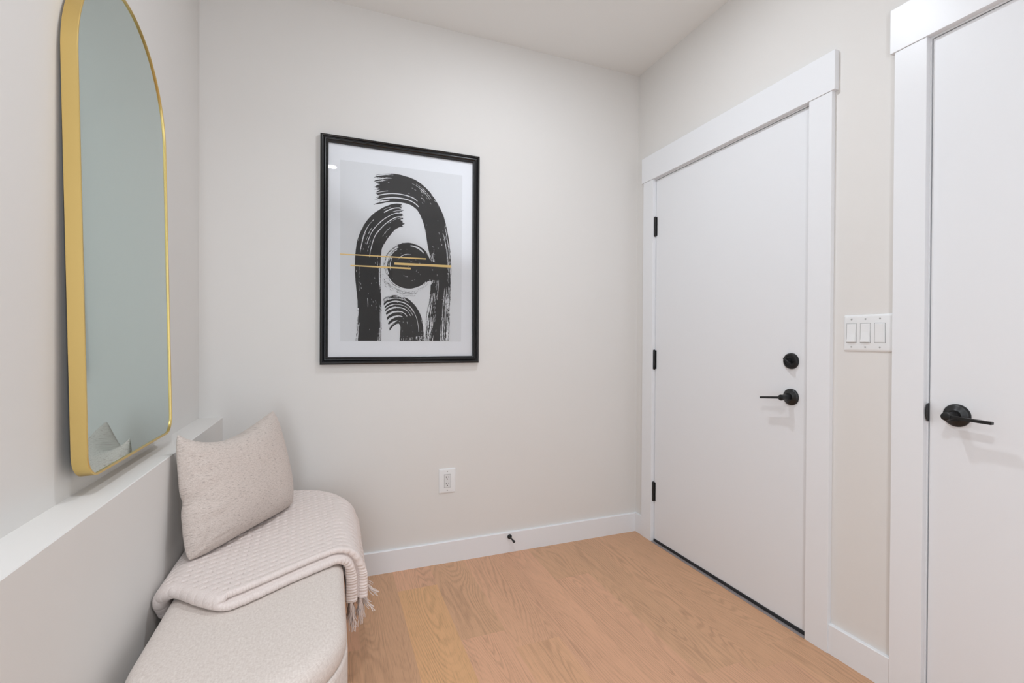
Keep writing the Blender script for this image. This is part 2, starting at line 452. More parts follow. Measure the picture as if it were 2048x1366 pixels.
lathe(bm, (XF - 0.011, -1.0185, 1.068), (-1, 0, 0), [(0.010, 0), (0.009, 0.007), (0.0085, 0.009)], 24)
# oval thumb turn, tilted
a_ = math.radians(35)
u_ = Vector((0, math.cos(a_), math.sin(a_))); v_ = Vector((0, -math.sin(a_), math.cos(a_)))
rings = []
for d, ru, rv in ((0.008, 0.016, 0.0045), (0.013, 0.0195, 0.0042), (0.020, 0.0205, 0.0034), (0.023, 0.018, 0.0022)):
    c = Vector((XF - 0.008 - d, -1.0185, 1.068))
    rings.append([bm.verts.new(c + u_ * ru * math.cos(2 * PI * k / 24) + v_ * rv * math.sin(2 * PI * k / 24)) for k in range(24)])
for a, b in zip(rings, rings[1:]):
    for k in range(24): bm.faces.new((a[k], a[(k + 1) % 24], b[(k + 1) % 24], b[k]))
bm.faces.new(rings[0][::-1]); bm.faces.new(rings[-1])
place('thumb_turn', mesh(bm), M_BLACK, db, origin=(XF, -1.0185, 1.068), smooth=40)
bm = bmesh.new()
for dy in (-0.016, 0.016):
    lathe(bm, (XF - 0.0115, -1.0185 + dy, 1.068 + 0.001), (-1, 0, 0), [(0.0028, 0), (0.0026, 0.0018), (0.0012, 0.0026)], 12)
place('screw', mesh(bm), M_BLACK, db, origin=(XF, -1.0185, 1.068), smooth=40)
for zc in (1.7935, 1.0375, 0.2855):
    yk, xk, hh = -0.1703, -0.0058, 0.0525
    bm = bmesh.new()
    pr = [(0.0034, -hh - 0.004), (0.0058, -hh - 0.001)]
    for q in range(5):
        za, zb = -hh + q * 2 * hh / 5, -hh + (q + 1) * 2 * hh / 5
        pr += [(0.0066, za + 0.0006), (0.0066, zb - 0.0006), (0.0062, zb)]
    pr += [(0.0058, hh + 0.001), (0.0034, hh + 0.004)]
    lathe(bm, (xk, yk, zc), (0, 0, 1), pr, 24)
    box(bm, -0.004, 0.0016, yk - 0.0115, yk, zc - hh, zc + hh)
    place('hinge', mesh(bm), M_BLACK, door1, origin=(xk, yk, zc), smooth=30)

door2 = empty('door_2', (0.023, -1.87, 0), kind='structure', label='white flush inner door nearest the camera, black lever, no deadbolt', cat='door')
place('slab', boxes((XF, 0.036, D2['y0'] + 0.003, -1.4845, 0.012, 2.0790), bev=0.0012), M_DOOR, door2)
lever(door2, -1.5525, 0.9315, -1, turn=False, droop=0.004)
# strike plate lip on the jamb edge
bm = bmesh.new()
zc, R_ = 0.931, 0.0285
fr_, bk_ = [], []
for k in range(17):
    t = -PI / 2 + PI * k / 16
    x_ = -0.0165 * math.cos(t) ** 0.8 if math.cos(t) > 1e-6 else 0.0
    fr_.append(bm.verts.new((x_ + 0.001, -1.4836, zc + R_ * math.sin(t))))
    bk_.append(bm.verts.new((x_ + 0.001, -1.4816, zc + R_ * math.sin(t))))
bm.faces.new(fr_); bm.faces.new(bk_[::-1])
for k in range(16): bm.faces.new((fr_[k], fr_[k + 1], bk_[k + 1], bk_[k]))
bm.faces.new((fr_[-1], fr_[0], bk_[0], bk_[-1]))
place('strike_plate', mesh(bm), M_BLACK, t2, origin=(0, -1.482, zc))

# ------------------------------------------------------------------ door stop, outlet, switches
ds = empty('door_stop', (-0.823, -0.014, 0.0853), label='small black door stop peg screwed to the white baseboard below the outlet', cat='door stop')
bm = bmesh.new()
lathe(bm, (-0.823, -0.014, 0.0853), (0, -1, 0), [(0.0125, 0), (0.0125, 0.004), (0.0105, 0.008), (0.006, 0.0105)], 28)
place('base', mesh(bm), M_BLACK, ds, smooth=40)
bm = bmesh.new()
lathe(bm, (-0.823, -0.023, 0.0853), (0, -1, -0.02), [(0.005, 0), (0.0042, 0.006), (0.0042, 0.050)], 20)
place('rod', mesh(bm), M_BLACK, ds, smooth=40)
bm = bmesh.new()
lathe(bm, (-0.823, -0.070, 0.0844), (0, -1, -0.02), [(0.0055, 0), (0.0065, 0.002), (0.0065, 0.011), (0.005, 0.014)], 20)
place('rubber_tip', mesh(bm), M_RUBBER, ds, smooth=40)

def plate_bm(c, n, hu, hv, th, slots):
    """wall plate as a frame of boxes around its slots; n = 'x' (right wall) or 'y' (back wall)"""
    bm = bmesh.new()
    def bx(u0, u1, v0, v1, d0, d1, bev=0.0):
        if n == 'y': box(bm, c[0] + u0, c[0] + u1, -d1, -d0, c[2] + v0, c[2] + v1, bev)
        else: box(bm, -d1, -d0, c[1] + u0, c[1] + u1, c[2] + v0, c[2] + v1, bev)
    return bm, bx
def rounded_plate(c, n, hu, hv, th):
    """convex plate: outline with rounded corners, edges sloping to a raised face"""
    bm = bmesh.new()
    def ring(iu, d, r):
        out = []
        for cx, cy, a0 in ((1, 1, 0), (-1, 1, 90), (-1, -1, 180), (1, -1, 270)):
            for k in range(5):
                a = math.radians(a0 + 22.5 * k)
                u = cx * (hu - iu - r) + r * math.cos(a); v = cy * (hv - iu - r) + r * math.sin(a)
                out.append(bm.verts.new((c[0] + u, -d, c[2] + v) if n == 'y' else (-d, c[1] + u, c[2] + v)))
        return out
    rs = [ring(0, 0, 0.004), ring(0, 0.0015, 0.004), ring(0.0012, 0.0036, 0.004), ring(0.004, 0.0054, 0.004), ring(0.0085, 0.0062, 0.003)]
    for a, b in zip(rs, rs[1:]):
        for k in range(len(a)):
            bm.faces.new((a[k], a[(k + 1) % len(a)], b[(k + 1) % len(b)], b[k]))
    bm.faces.new(rs[0][::-1]); bm.faces.new(rs[-1])
    return mesh(bm)
oc = (-1.1637, 0, 0.4186)
ou = empty('power_outlet', oc, label='white duplex power outlet on the back wall below the framed picture', cat='outlet')
place('wall_plate', rounded_plate(oc, 'y', 0.0438, 0.0635, 0.006), M_PLASTIC, ou, smooth=25)
rc = place('receptacle', boxes((oc[0] - 0.0165, oc[0] + 0.0165, -0.0068, -0.001, oc[2] - 0.0335, oc[2] + 0.0335), bev=0.0004), M_PLASTIC2, ou)
place('gap', boxes((oc[0] - 0.0173, oc[0] + 0.0173, -0.00635, -0.001, oc[2] - 0.0343, oc[2] + 0.0343)), M_SLOT, ou)
for dz in (0.0165, -0.0165):
    z = oc[2] + dz
    bm = bmesh.new()
    box(bm, oc[0] - 0.0076, oc[0] - 0.0054, -0.0071, -0.006, z - 0.001, z + 0.008)
    box(bm, oc[0] + 0.0054, oc[0] + 0.0074, -0.0071, -0.006, z + 0.000, z + 0.007)
    lathe(bm, (oc[0], -0.006, z - 0.0065), (0, -1, 0), [(0.0026, 0), (0.0026, 0.0011)], 16)
    place('socket', mesh(bm), M_SLOT, rc, label='dark slots of one socket')
for dz in (0.0485, -0.0485):
    bm = bmesh.new()
    lathe(bm, (oc[0], -0.0055, oc[2] + dz), (0, -1, 0), [(0.0033, 0), (0.0031, 0.0010), (0.0018, 0.0014)], 16)
    box(bm, oc[0] - 0.0004, oc[0] + 0.0004, -0.0070, -0.0068, oc[2] + dz - 0.0025, oc[2] + dz + 0.0025)
    place('screw', mesh(bm), M_SCREW, ou, smooth=40)

sc_ = (0, -1.3065, 1.1775)
sw = empty('light_switch', sc_, label='white triple rocker light switch plate between the two doors', cat='light switch')
place('wall_plate', rounded_plate(sc_, 'x', 0.0810, 0.0635, 0.006), M_PLASTIC, sw, smooth=25)
for k, tilt in ((0, 1), (1, 1), (2, -0.35)):
    yc = -1.2540 - 0.0460 * k
    place('switch_bezel', boxes((-0.0064, -0.001, yc - 0.0170, yc + 0.0170, sc_[2] - 0.0340, sc_[2] + 0.0340)), M_SLOT, sw)
    bz = place('switch_body', boxes((-0.0069, -0.001, yc - 0.0163, yc + 0.0163, sc_[2] - 0.0333, sc_[2] + 0.0333), bev=0.0004), M_PLASTIC2, sw)
    bm = bmesh.new()
    yl, yr, zb, zt = yc - 0.0140, yc + 0.0140, sc_[2] - 0.0315, sc_[2] + 0.0315
    top, mid, bot = (-0.0074, -0.0082, -0.0120) if tilt > 0 else (-0.0102, -0.0084, -0.0076)
    prof = [(zt, -0.006), (zt, top), (sc_[2] + 0.002, mid), (zb, bot), (zb, -0.006)]
    A = [bm.verts.new((x, yl, z)) for z, x in prof]; B = [bm.verts.new((x, yr, z)) for z, x in prof]
    for i in range(5):
        j = (i + 1) % 5; bm.faces.new((A[i], A[j], B[j], B[i]))
    bm.faces.new(A); bm.faces.new(B[::-1])
    bmesh.ops.bevel(bm, geom=bm.edges[:], offset=0.0006, segments=1, affect='EDGES')
    place('rocker', mesh(bm), M_PLASTIC, bz)
    for dz in (0.0485, -0.0485):
        bm = bmesh.new()
        lathe(bm, (-0.0055, yc, sc_[2] + dz), (-1, 0, 0), [(0.0033, 0), (0.0031, 0.0010), (0.0018, 0.0014)], 16)
        box(bm, -0.0071, -0.0068, yc - 0.0025, yc + 0.0025, sc_[2] + dz - 0.0004, sc_[2] + dz + 0.0004)
        place('screw', mesh(bm), M_SCREW, sw, smooth=40)

# ------------------------------------------------------------------ framed picture
FX0, FX1, FZ0, FZ1 = -1.7735, -1.0035, 1.0255, 2.1005
pic = empty('framed_picture', (-1.3885, 0, FZ0), label='black framed abstract ink print with three gold bars hanging on the back wall', cat='picture')
bm = bmesh.new()
prof = [(0.0, 0.0), (0.0, 0.021), (0.0025, 0.0245), (0.007, 0.0262), (0.0105, 0.0245), (0.0125, 0.0205), (0.0155, 0.0200), (0.0172, 0.0228),
        (0.0205, 0.0272), (0.0245, 0.0270), (0.0275, 0.0235), (0.0305, 0.0225), (0.0355, 0.0195), (0.0362, 0.0130), (0.0362, 0.0)]
rings = []
for cx, cz in ((0, 0), (1, 0), (1, 1), (0, 1)):
    rings.append([bm.verts.new(((FX1 - i if cx else FX0 + i), -d, (FZ1 - i if cz else FZ0 + i))) for i, d in prof])
for a in range(4):
    b = (a + 1) % 4
    for k in range(len(prof) - 1):
        bm.faces.new((rings[a][k], rings[a][k + 1], rings[b][k + 1], rings[b][k]))
place('frame', mesh(bm), M_FRAME, pic, smooth=28)
place('mat_board', boxes((FX0 + 0.02, FX1 - 0.02, -0.0100, -0.004, FZ0 + 0.02, FZ1 - 0.02)), M_MAT, pic)
place('glass', boxes((FX0 + 0.034, FX1 - 0.034, -0.0160, -0.0140, FZ0 + 0.034, FZ1 - 0.034)), M_GLASS, pic)
# print with a deckled lower edge, ink strokes laid bristle by bristle
PC = Vector((-1.3896, 0, 1.562))
def P2(q, d): return PC + Vector((q[0], -d, q[1]))
bm = bmesh.new()
outl = [(-0.2975, 0.4290), (0.2955, 0.4320)]
for k in range(90):
    t = k / 89
    outl.append((0.2935 - t * 0.588, -0.4275 + 0.0016 * mnoise.noise((t * 60, 3.1, 0)) + 0.001 * mnoise.noise((t * 160, 9, 0))))
top_ = [bm.verts.new(P2(q, 0.0108)) for q in outl]; bot_ = [bm.verts.new(P2(q, 0.0100)) for q in outl]
bm.faces.new(top_)
for k in range(len(outl)): bm.faces.new((top_[k], bot_[k], bot_[(k + 1) % len(outl)], top_[(k + 1) % len(outl)]))
prnt = place('art_print', mesh(bm), M_PAPER, pic)

ARCH_OUT = [(-0.1697, 0.3635), (-0.144, 0.3739), (-0.1167, 0.3832), (-0.0544, 0.395), (0.0093, 0.3904), (0.067, 0.3723), (0.1259, 0.3282), (0.1709, 0.2668), (0.2014, 0.2031), (0.2208, 0.1227), (0.2326, 0.0488), (0.2384, -0.0408), (0.2411, -0.1232), (0.2355, -0.221), (0.2329, -0.3186), (0.2288, -0.4237)]
ARCH_IN = [(-0.1557, 0.223), (-0.123, 0.2385), (-0.0747, 0.2531), (-0.0257, 0.2585), (0.0242, 0.2531), (0.0604, 0.233), (0.0861, 0.1917), (0.1047, 0.1348), (0.1153, 0.0695), (0.1289, 0.0042), (0.1366, -0.0544), (0.1354, -0.1283), (0.1255, -0.2247), (0.1154, -0.2767), (0.1083, -0.3358), (0.0984, -0.4242)]
LEFT_OUT = [(-0.0044, 0.2515), (-0.0468, 0.2483), (-0.0885, 0.2316), (-0.1365, 0.1982), (-0.177, 0.1519), (-0.2037, 0.1003), (-0.2201, 0.05), (-0.2285, -0.0135), (-0.2296, -0.0972), (-0.224, -0.1668), (-0.2171, -0.2364), (-0.2189, -0.3064), (-0.2206, -0.3694), (-0.2244, -0.4254)]
LEFT_IN = [(0.0032, 0.1417), (-0.0252, 0.134), (-0.0462, 0.1178), (-0.0706, 0.087), (-0.0913, 0.0532), (-0.1043, 0.0237), (-0.1096, -0.0193), (-0.1115, -0.0763), (-0.1106, -0.1261), (-0.109, -0.1758), (-0.1074, -0.2327), (-0.1058, -0.3038), (-0.1055, -0.3679), (-0.1067, -0.4249)]
SMALL_OUT = [(-0.106, -0.2326), (-0.0902, -0.2142), (-0.0729, -0.2043), (-0.0379, -0.1979), (0.0047, -0.2071), (0.0334, -0.2242), (0.0552, -0.2454), (0.0743, -0.2741), (0.0876, -0.3068), (0.0951, -0.3433), (0.0989, -0.3837), (0.0998, -0.4242)]
SMALL_IN = [(-0.0687, -0.3782), (-0.0548, -0.3587), (-0.0373, -0.3426), (-0.0246, -0.3395), (-0.0175, -0.3466), (-0.0153, -0.3596), (-0.016, -0.374), (-0.0173, -0.3921), (-0.0186, -0.4102), (-0.02, -0.4246)]
def catmull(pts, n):
    P = [Vector(p) for p in pts]; P = [P[0] * 2 - P[1]] + P + [P[-1] * 2 - P[-2]]
    out = []
    for k in range(n):
        t = k / (n - 1) * (len(pts) - 1); i = min(int(t), len(pts) - 2); f = t - i
        a, b, c, d = P[i:i + 4]
        out.append(0.5 * ((2 * b) + (c - a) * f + (2 * a - 5 * b + 4 * c - d) * f * f + (3 * b - a - 3 * c + d) * f ** 3))
    return out
def evenly(pts, n):
    """resampled to n points at equal arc length"""
    fine = catmull(pts, n * 4)
    acc = [0.0]
    for a, b in zip(fine, fine[1:]): acc.append(acc[-1] + (b - a).length)
    out, i = [], 0
    for k in range(n):
        t = acc[-1] * k / (n - 1)
        while i < len(acc) - 2 and acc[i + 1] < t: i += 1
        f = (t - acc[i]) / max(acc[i + 1] - acc[i], 1e-9)
        out.append(fine[i].lerp(fine[i + 1], min(1, f)))
    return out
def stroke(bm, outer, inner, nb, ns, dry, depth, edge=0.0016):
    """bristle ribbons between two boundary lines; dry(s, b) > 0.5-noise leaves paper showing"""
    O, I = evenly(outer, ns), evenly(inner, ns)
    for b in range(nb):
        f0, f1 = b / nb, (b + 1) / nb
        prev = None
        for k in range(ns):
            s = k / (ns - 1); fm = (f0 + f1) / 2
            n = 0.5 + 0.62 * mnoise.noise((fm * 35, s * 9.0, depth * 9000)) + 0.34 * mnoise.noise((fm * 105, s * 70.0, 5.0))
            on = n > dry(s, fm)
            w0 = edge * mnoise.noise((s * 40, 1.0 + depth * 1000, 0)) if b == 0 else 0
            w1 = edge * mnoise.noise((s * 40, 7.0 + depth * 1000, 0)) if b == nb - 1 else 0
            D = (I[k] - O[k]); dn = D.normalized()
            pa = O[k] + D * f0 + dn * w0; pb = O[k] + D * f1 + dn * w1
            if on and prev is not None:
                bm.faces.new((prev[0], prev[1], bm.verts.new(P2(pb, depth)), bm.verts.new(P2(pa, depth))))
            prev = (bm.verts.new(P2(pa, depth)), bm.verts.new(P2(pb, depth))) if on else None
    loose = [v for v in bm.verts if not v.link_faces]
    bmesh.ops.delete(bm, geom=loose, context='VERTS')
def near(v, c, wd): return abs(v - c) < wd
def dry_arch(s, b):
    d = 0.02
    st = 0.035 + 0.03 * mnoise.noise((b * 14, 2, 0)) + 0.02 * mnoise.noise((b * 43, 2, 0))
    if s < st: return 2
    if (near(b, 0.70, 0.014) and s < 0.245) or (near(b, 0.845, 0.022) and s < 0.26) or (near(b, 0.60, 0.008) and s < 0.09): return 2
    if near(b, 0.93, 0.016) and s < 0.10: return 2
    if b < 0.25: d = max(d, 0.46 * sstep(0.15, 0.06, s))
    if 0.05 < b < 0.33: d = max(d, 0.50 * math.exp(-((s - 0.26) / 0.055) ** 2 - ((b - 0.19) / 0.09) ** 2))
    if s > 0.46 and b < 0.10: d = max(d, 0.45)
    if s > 0.5 and 0.12 < b < 0.2: d = max(d, 0.40 + 0.2 * (s - 0.5))
    if 0.52 < s < 0.68 and b > 0.80: d = max(d, 0.50)
    if s > 0.68 and 0.62 < b < 0.8: d = max(d, 0.33 + 0.30 * (s - 0.68))
    if s > 0.74 and b > 0.76: d = max(d, 0.44)
    if s > 0.80 and b > 0.88: d = max(d, 0.54)
    if s > 0.74 and b < 0.36: d = max(d, 0.33 + 0.45 * (s - 0.74))
    return d
def dry_left(s, b):
    d = 0.02
    st = 0.012 + 0.022 * mnoise.noise((b * 12, 8, 0)) + 0.014 * mnoise.noise((b * 40, 8, 0))
    if s < st: return 2
    if near(b, 0.40 - 0.12 * s, 0.016 * (1 - s)) and s < 0.36: return 2
    if near(b, 0.56 - 0.05 * s, 0.020 * (1.1 - 1.5 * s)) and s < 0.42: return 2
    if near(b, 0.17, 0.018) and 0.02 < s < 0.13: return 2
    if near(b, 0.30, 0.010) and s < 0.07: return 2
    d = max(d, 0.60 * math.exp(-((s - 0.33) / 0.075) ** 2 - ((b - 0.18) / 0.05) ** 2))
    if b > 0.93 and s > 0.4: d = 0.38
    if b < 0.06 and s > 0.8: d = 0.42
    if s > 0.9 and (b > 0.85 or b < 0.08): d = 0.5
    return d
def dry_small(s, b):
    if s < 0.02 + 0.03 * abs(mnoise.noise((b * 20, 4, 0))): return 2
    for c, e, wd in ((0.10, 0.45, 0.010), (0.20, 0.86, 0.020), (0.30, 0.58, 0.014), (0.40, 0.55, 0.026), (0.54, 0.50, 0.030), (0.70, 0.42, 0.040), (0.87, 0.33, 0.045)):
        if near(b, c, wd * (1.25 - s / e * 0.9)) and s < e: return 2
    if b < 0.12 and s < 0.35: return 0.4
    if s > 0.93: return 0.25
    return 0.02
bm = bmesh.new()
stroke(bm, ARCH_OUT, ARCH_IN, 120, 440, dry_arch, 0.01100)
stroke(bm, LEFT_OUT, LEFT_IN, 104, 380, dry_left, 0.01116)
stroke(bm, SMALL_OUT, SMALL_IN, 110, 260, dry_small, 0.01132)
# round blot with a dry ring
c0 = (0.0219, -0.054)
def ringpt(a, r): return (c0[0] + r * 1.01 * math.cos(a), c0[1] + r * math.sin(a))
NA = 400
ring_o = [ringpt(2 * PI * k / NA, 0.1175) for k in range(NA + 1)]
ring_i = [ringpt(2 * PI * k / NA, 0.0012) for k in range(NA + 1)]
def dry_disc(s, b):
    a = 360 * s; r = 1 - b
    wob = 0.02 * mnoise.noise((a / 25, 2, 0))
    d = 0.02
    if r > 0.955 + wob and not 330 < a < 360 and not a < 20: d = 0.55
    if 190 < a < 320 and r > 0.94 + wob: d = 0.9
    if 118 < a < 205 and 0.86 < r < 0.97: d = 0.55
    if 125 < a < 190 and 0.79 < r < 0.86: d = 0.42
    if 150 < a < 196 and 0.72 < r < 0.76: return 2 if mnoise.noise((r * 60, a / 9, 0)) > -0.2 else 0
    if 44 < a < 84 and 0.86 < r < 0.90 + 0.03 * math.sin((a - 44) / 40 * PI): return 2
    if 76 < a < 150 and near(r, 0.515 - 0.0004 * (a - 76), 0.013 * math.sin((a - 74) / 78 * PI)): return 2
    return d
stroke(bm, ring_o, ring_i, 120, NA + 1, dry_disc, 0.01148)
# faint dry sweep under the blot
so = [ringpt(math.radians(a), 0.150 if a < 290 else 0.135) for a in range(200, 332, 6)]
si = [ringpt(math.radians(a), 0.116) for a in range(200, 332, 6)]
stroke(bm, so, si, 32, 260, lambda s, b: 0.60 + 0.25 * abs(b - 0.4) + 0.2 * abs(s - 0.45), 0.01164)
# bridge from the blot into the arch leg
stroke(bm, [(0.10, -0.005), (0.125, -0.02), (0.16, -0.025)], [(0.10, -0.125), (0.125, -0.122), (0.16, -0.125)], 30, 30, lambda s, b: 0.0 if b < 0.93 else 0.4, 0.01180)
place('ink_drawing', mesh(bm), M_INK, prnt)
for q in ([(-0.2967, -0.0127), (0.1105, -0.0081), (0.1105, -0.0147), (-0.2967, -0.0175)],
          [(-0.2495, -0.0636), (0.0342, -0.0598), (0.0342, -0.0685), (-0.2495, -0.0692)],
          [(-0.0456, -0.0394), (0.2391, -0.0355), (0.2392, -0.0475), (-0.0455, -0.0502)]):
    bm = bmesh.new()
    A = [bm.verts.new(P2(p, 0.01215)) for p in q]; B = [bm.verts.new(P2(p, 0.0108)) for p in q]
    bm.faces.new(A); bm.faces.new(B[::-1])
    for k in range(4): bm.faces.new((A[k], B[k], B[(k + 1) % 4], A[(k + 1) % 4]))
    place('gold_bar', mesh(bm), M_GOLDLEAF, prnt, label='thin gold bar across the ink')

# ------------------------------------------------------------------ arched mirror, leaning out at the bottom
MY0, MY1, MZ0, MZ1, MD = -1.1205, -0.5535, 0.8440, 2.0300, 0.0285
RB = 0.052
def arch_path(ins):
    """closed outline (y, z) inset by ins, starting at the lower near corner"""
    r = (MY1 - MY0) / 2 - ins; cy = (MY0 + MY1) / 2; cz = MZ1 - (MY1 - MY0) / 2
    rb = max(RB - ins, 0.004); out = []
    for k in range(9):
        a = PI + PI / 2 * k / 8
        out.append((MY0 + ins + rb + rb * math.cos(a), MZ0 + ins + rb + rb * math.sin(a)))
    for k in range(9):
        a = 1.5 * PI + PI / 2 * k / 8
        out.append((MY1 - ins - rb + rb * math.cos(a), MZ0 + ins + rb + rb * math.sin(a)))
    for k in range(49):
        a = PI * k / 48
        out.append((cy + r * math.cos(a), cz + r * math.sin(a)))
    return out
TILT = 0.0202
def MW(x, q):
    h = MZ1 - q[1]
    return Vector((WU + 0.0003 + h * math.sin(TILT) + x * math.cos(TILT), q[0], MZ1 - h * math.cos(TILT) + x * math.sin(TILT)))
mir = empty('wall_mirror', MW(0, ((MY0 + MY1) / 2, MZ0)), label='tall arched mirror with thin brass frame hanging above the ledge', cat='mirror')
bm = bmesh.new()
prof = [(0.0, 0.0), (0.0, MD - 0.0012), (0.0012, MD), (0.0040, MD), (0.0050, MD - 0.0010), (0.0050, MD - 0.008), (0.0050, 0.0)]
rings = [[bm.verts.new(MW(d, q)) for q in arch_path(i)] for i, d in prof]
n = len(rings[0])
for a, b in zip(rings, rings[1:] + rings[:1]):
    for k in range(n): bm.faces.new((a[k], a[(k + 1) % n], b[(k + 1) % n], b[k]))
place('frame', mesh(bm), M_BRASS, mir, smooth=30)
bm = bmesh.new()
A = [bm.verts.new(MW(MD - 0.004, q)) for q in arch_path(0.0048)]; B = [bm.verts.new(MW(MD - 0.008, q)) for q in arch_path(0.0048)]
bm.faces.new(A); bm.faces.new(B[::-1])
for k in range(n): bm.faces.new((A[k], B[k], B[(k + 1) % n], A[(k + 1) % n]))
place('mirror_glass', mesh(bm), M_MIRROR, mir)
bm = bmesh.new()
A = [bm.verts.new(MW(MD - 0.0085, q)) for q in arch_path(0.0049)]; B = [bm.verts.new(MW(0.002, q)) for q in arch_path(0.0049)]
bm.faces.new(A); bm.faces.new(B[::-1])
for k in range(n): bm.faces.new((A[k], B[k], B[(k + 1) % n], A[(k + 1) % n]))
place('backing', mesh(bm), M_BACK, mir)

# ------------------------------------------------------------------ capsule bench
BX, BYA, BYB = -1.905, -1.150, -0.385           # axis of the capsule: x, near and far centres
def capsule(r, n=24):
    out = []
    for k in range(n + 1):
        a = PI * k / n
        out.append((BX + r * math.cos(a), BYB + r * math.sin(a)))
    m = 12
    for k in range(1, m):
        out.append((BX - r, BYB + (BYA - BYB) * k / m))
    for k in range(n + 1):
        a = PI + PI * k / n
        out.append((BX + r * math.cos(a), BYA + r * math.sin(a)))
    for k in range(1, m):
        out.append((BX + r, BYA + (BYB - BYA) * k / m))
    return out
def capsule_solid(prof, uvs=True):
    """prof: (radius, z) from bottom to top, capped"""
    bm = bmesh.new(); uv = bm.loops.layers.uv.new('UVMap')
    rings = [[bm.verts.new((x, y, z)) for x, y in capsule(r)] for r, z in prof]
    n = len(rings[0])
    arc = [0]
    P = [v.co for v in rings[0]]
    for k in range(n): arc.append(arc[-1] + (P[(k + 1) % n] - P[k]).length)
    acc = 0
    for i in range(len(rings) - 1):
        dl = math.hypot(prof[i + 1][0] - prof[i][0], prof[i + 1][1] - prof[i][1])
        for k in range(n):
            f = bm.faces.new((rings[i][k], rings[i][(k + 1) % n], rings[i + 1][(k + 1) % n], rings[i + 1][k]))
            top = prof[i][1] > 0.452 and prof[i + 1][1] > 0.452
            for l, (kk, ii) in zip(f.loops, ((k, 0), (k + 1, 0), (k + 1, 1), (k, 1))):
                l[uv].uv = (l.vert.co.x, l.vert.co.y) if top else (arc[kk], acc + ii * dl)
        acc += dl
    for r_ in (rings[0][::-1], rings[-1]):
        f = bm.faces.new(r_)
        for l in f.loops: l[uv].uv = (l.vert.co.x, l.vert.co.y)
    return bm
be = empty('upholstered_bench', (BX, (BYA + BYB) / 2, 0), label='cream fabric bench with rounded ends along the left wall', cat='bench')
place('base', mesh(capsule_solid([(0.180, 0.0), (0.180, 0.03), (0.214, 0.032), (0.2205, 0.045), (0.2215, 0.20), (0.2215, 0.385), (0.2200, 0.393), (0.2150, 0.3985), (0.19, 0.399)])), M_BENCH, be, smooth=50)
place('seat_cushion', mesh(capsule_solid([(0.19, 0.3992), (0.2130, 0.3998), (0.2165, 0.4025), (0.2185, 0.410), (0.2185, 0.424), (0.2165, 0.436), (0.2105, 0.4465), (0.2010, 0.4540),
      (0.1880, 0.4585), (0.165, 0.4605), (0.11, 0.4610), (0.05, 0.4612), (0.012, 0.4612)])), M_BENCH, be, smooth=50)

# ------------------------------------------------------------------ folded throw draped over the far end of the bench
ZT = 0.4626
RR = 0.2228 - 0.030
def wrap(X, Y, h):
    """flat cloth point (X, Y), height h above the seat -> draped position"""
    cy = min(max(Y, BYA), BYB)
    v = Vector((X - BX, Y - cy))
    r = v.length
    if r < 1e-6: return Vector((X, Y, ZT + h))
    nx = v / r
    d = r - RR
    if d <= 0: return Vector((X, Y, ZT + h))
    rb = 0.030
    front = sstep(0.2, 0.7, nx.x)
    hh = h * (1 + 0.6 * front * sstep(0.0, 0.08, d)) + 0.004 * front * sstep(0.03, 0.1, d)
    quarter = rb * PI / 2
    if d < quarter:
        a = d / rb
        off = (rb + hh) * math.sin(a); z = ZT - rb + (rb + hh) * math.cos(a)
    else:
        drop = d - quarter
        off = rb + hh; z = ZT - rb - drop
    q = Vector((BX, cy)) + nx * (RR + off)
    return Vector((max(q.x, WL + 0.004), min(q.y, -0.006), z))
NEAR = [(-2.20, -0.835), (-2.15, -0.880), (-2.09, -0.935), (-2.04, -0.985), (-1.985, -1.024), (-1.93, -1.010), (-1.81, -0.925), (-1.685, -0.850), (-1.63, -0.838), (-1.59, -0.838), (-1.562, -0.840)]
NS = 640
nearp = catmull(NEAR, NS)
FARY = -0.075
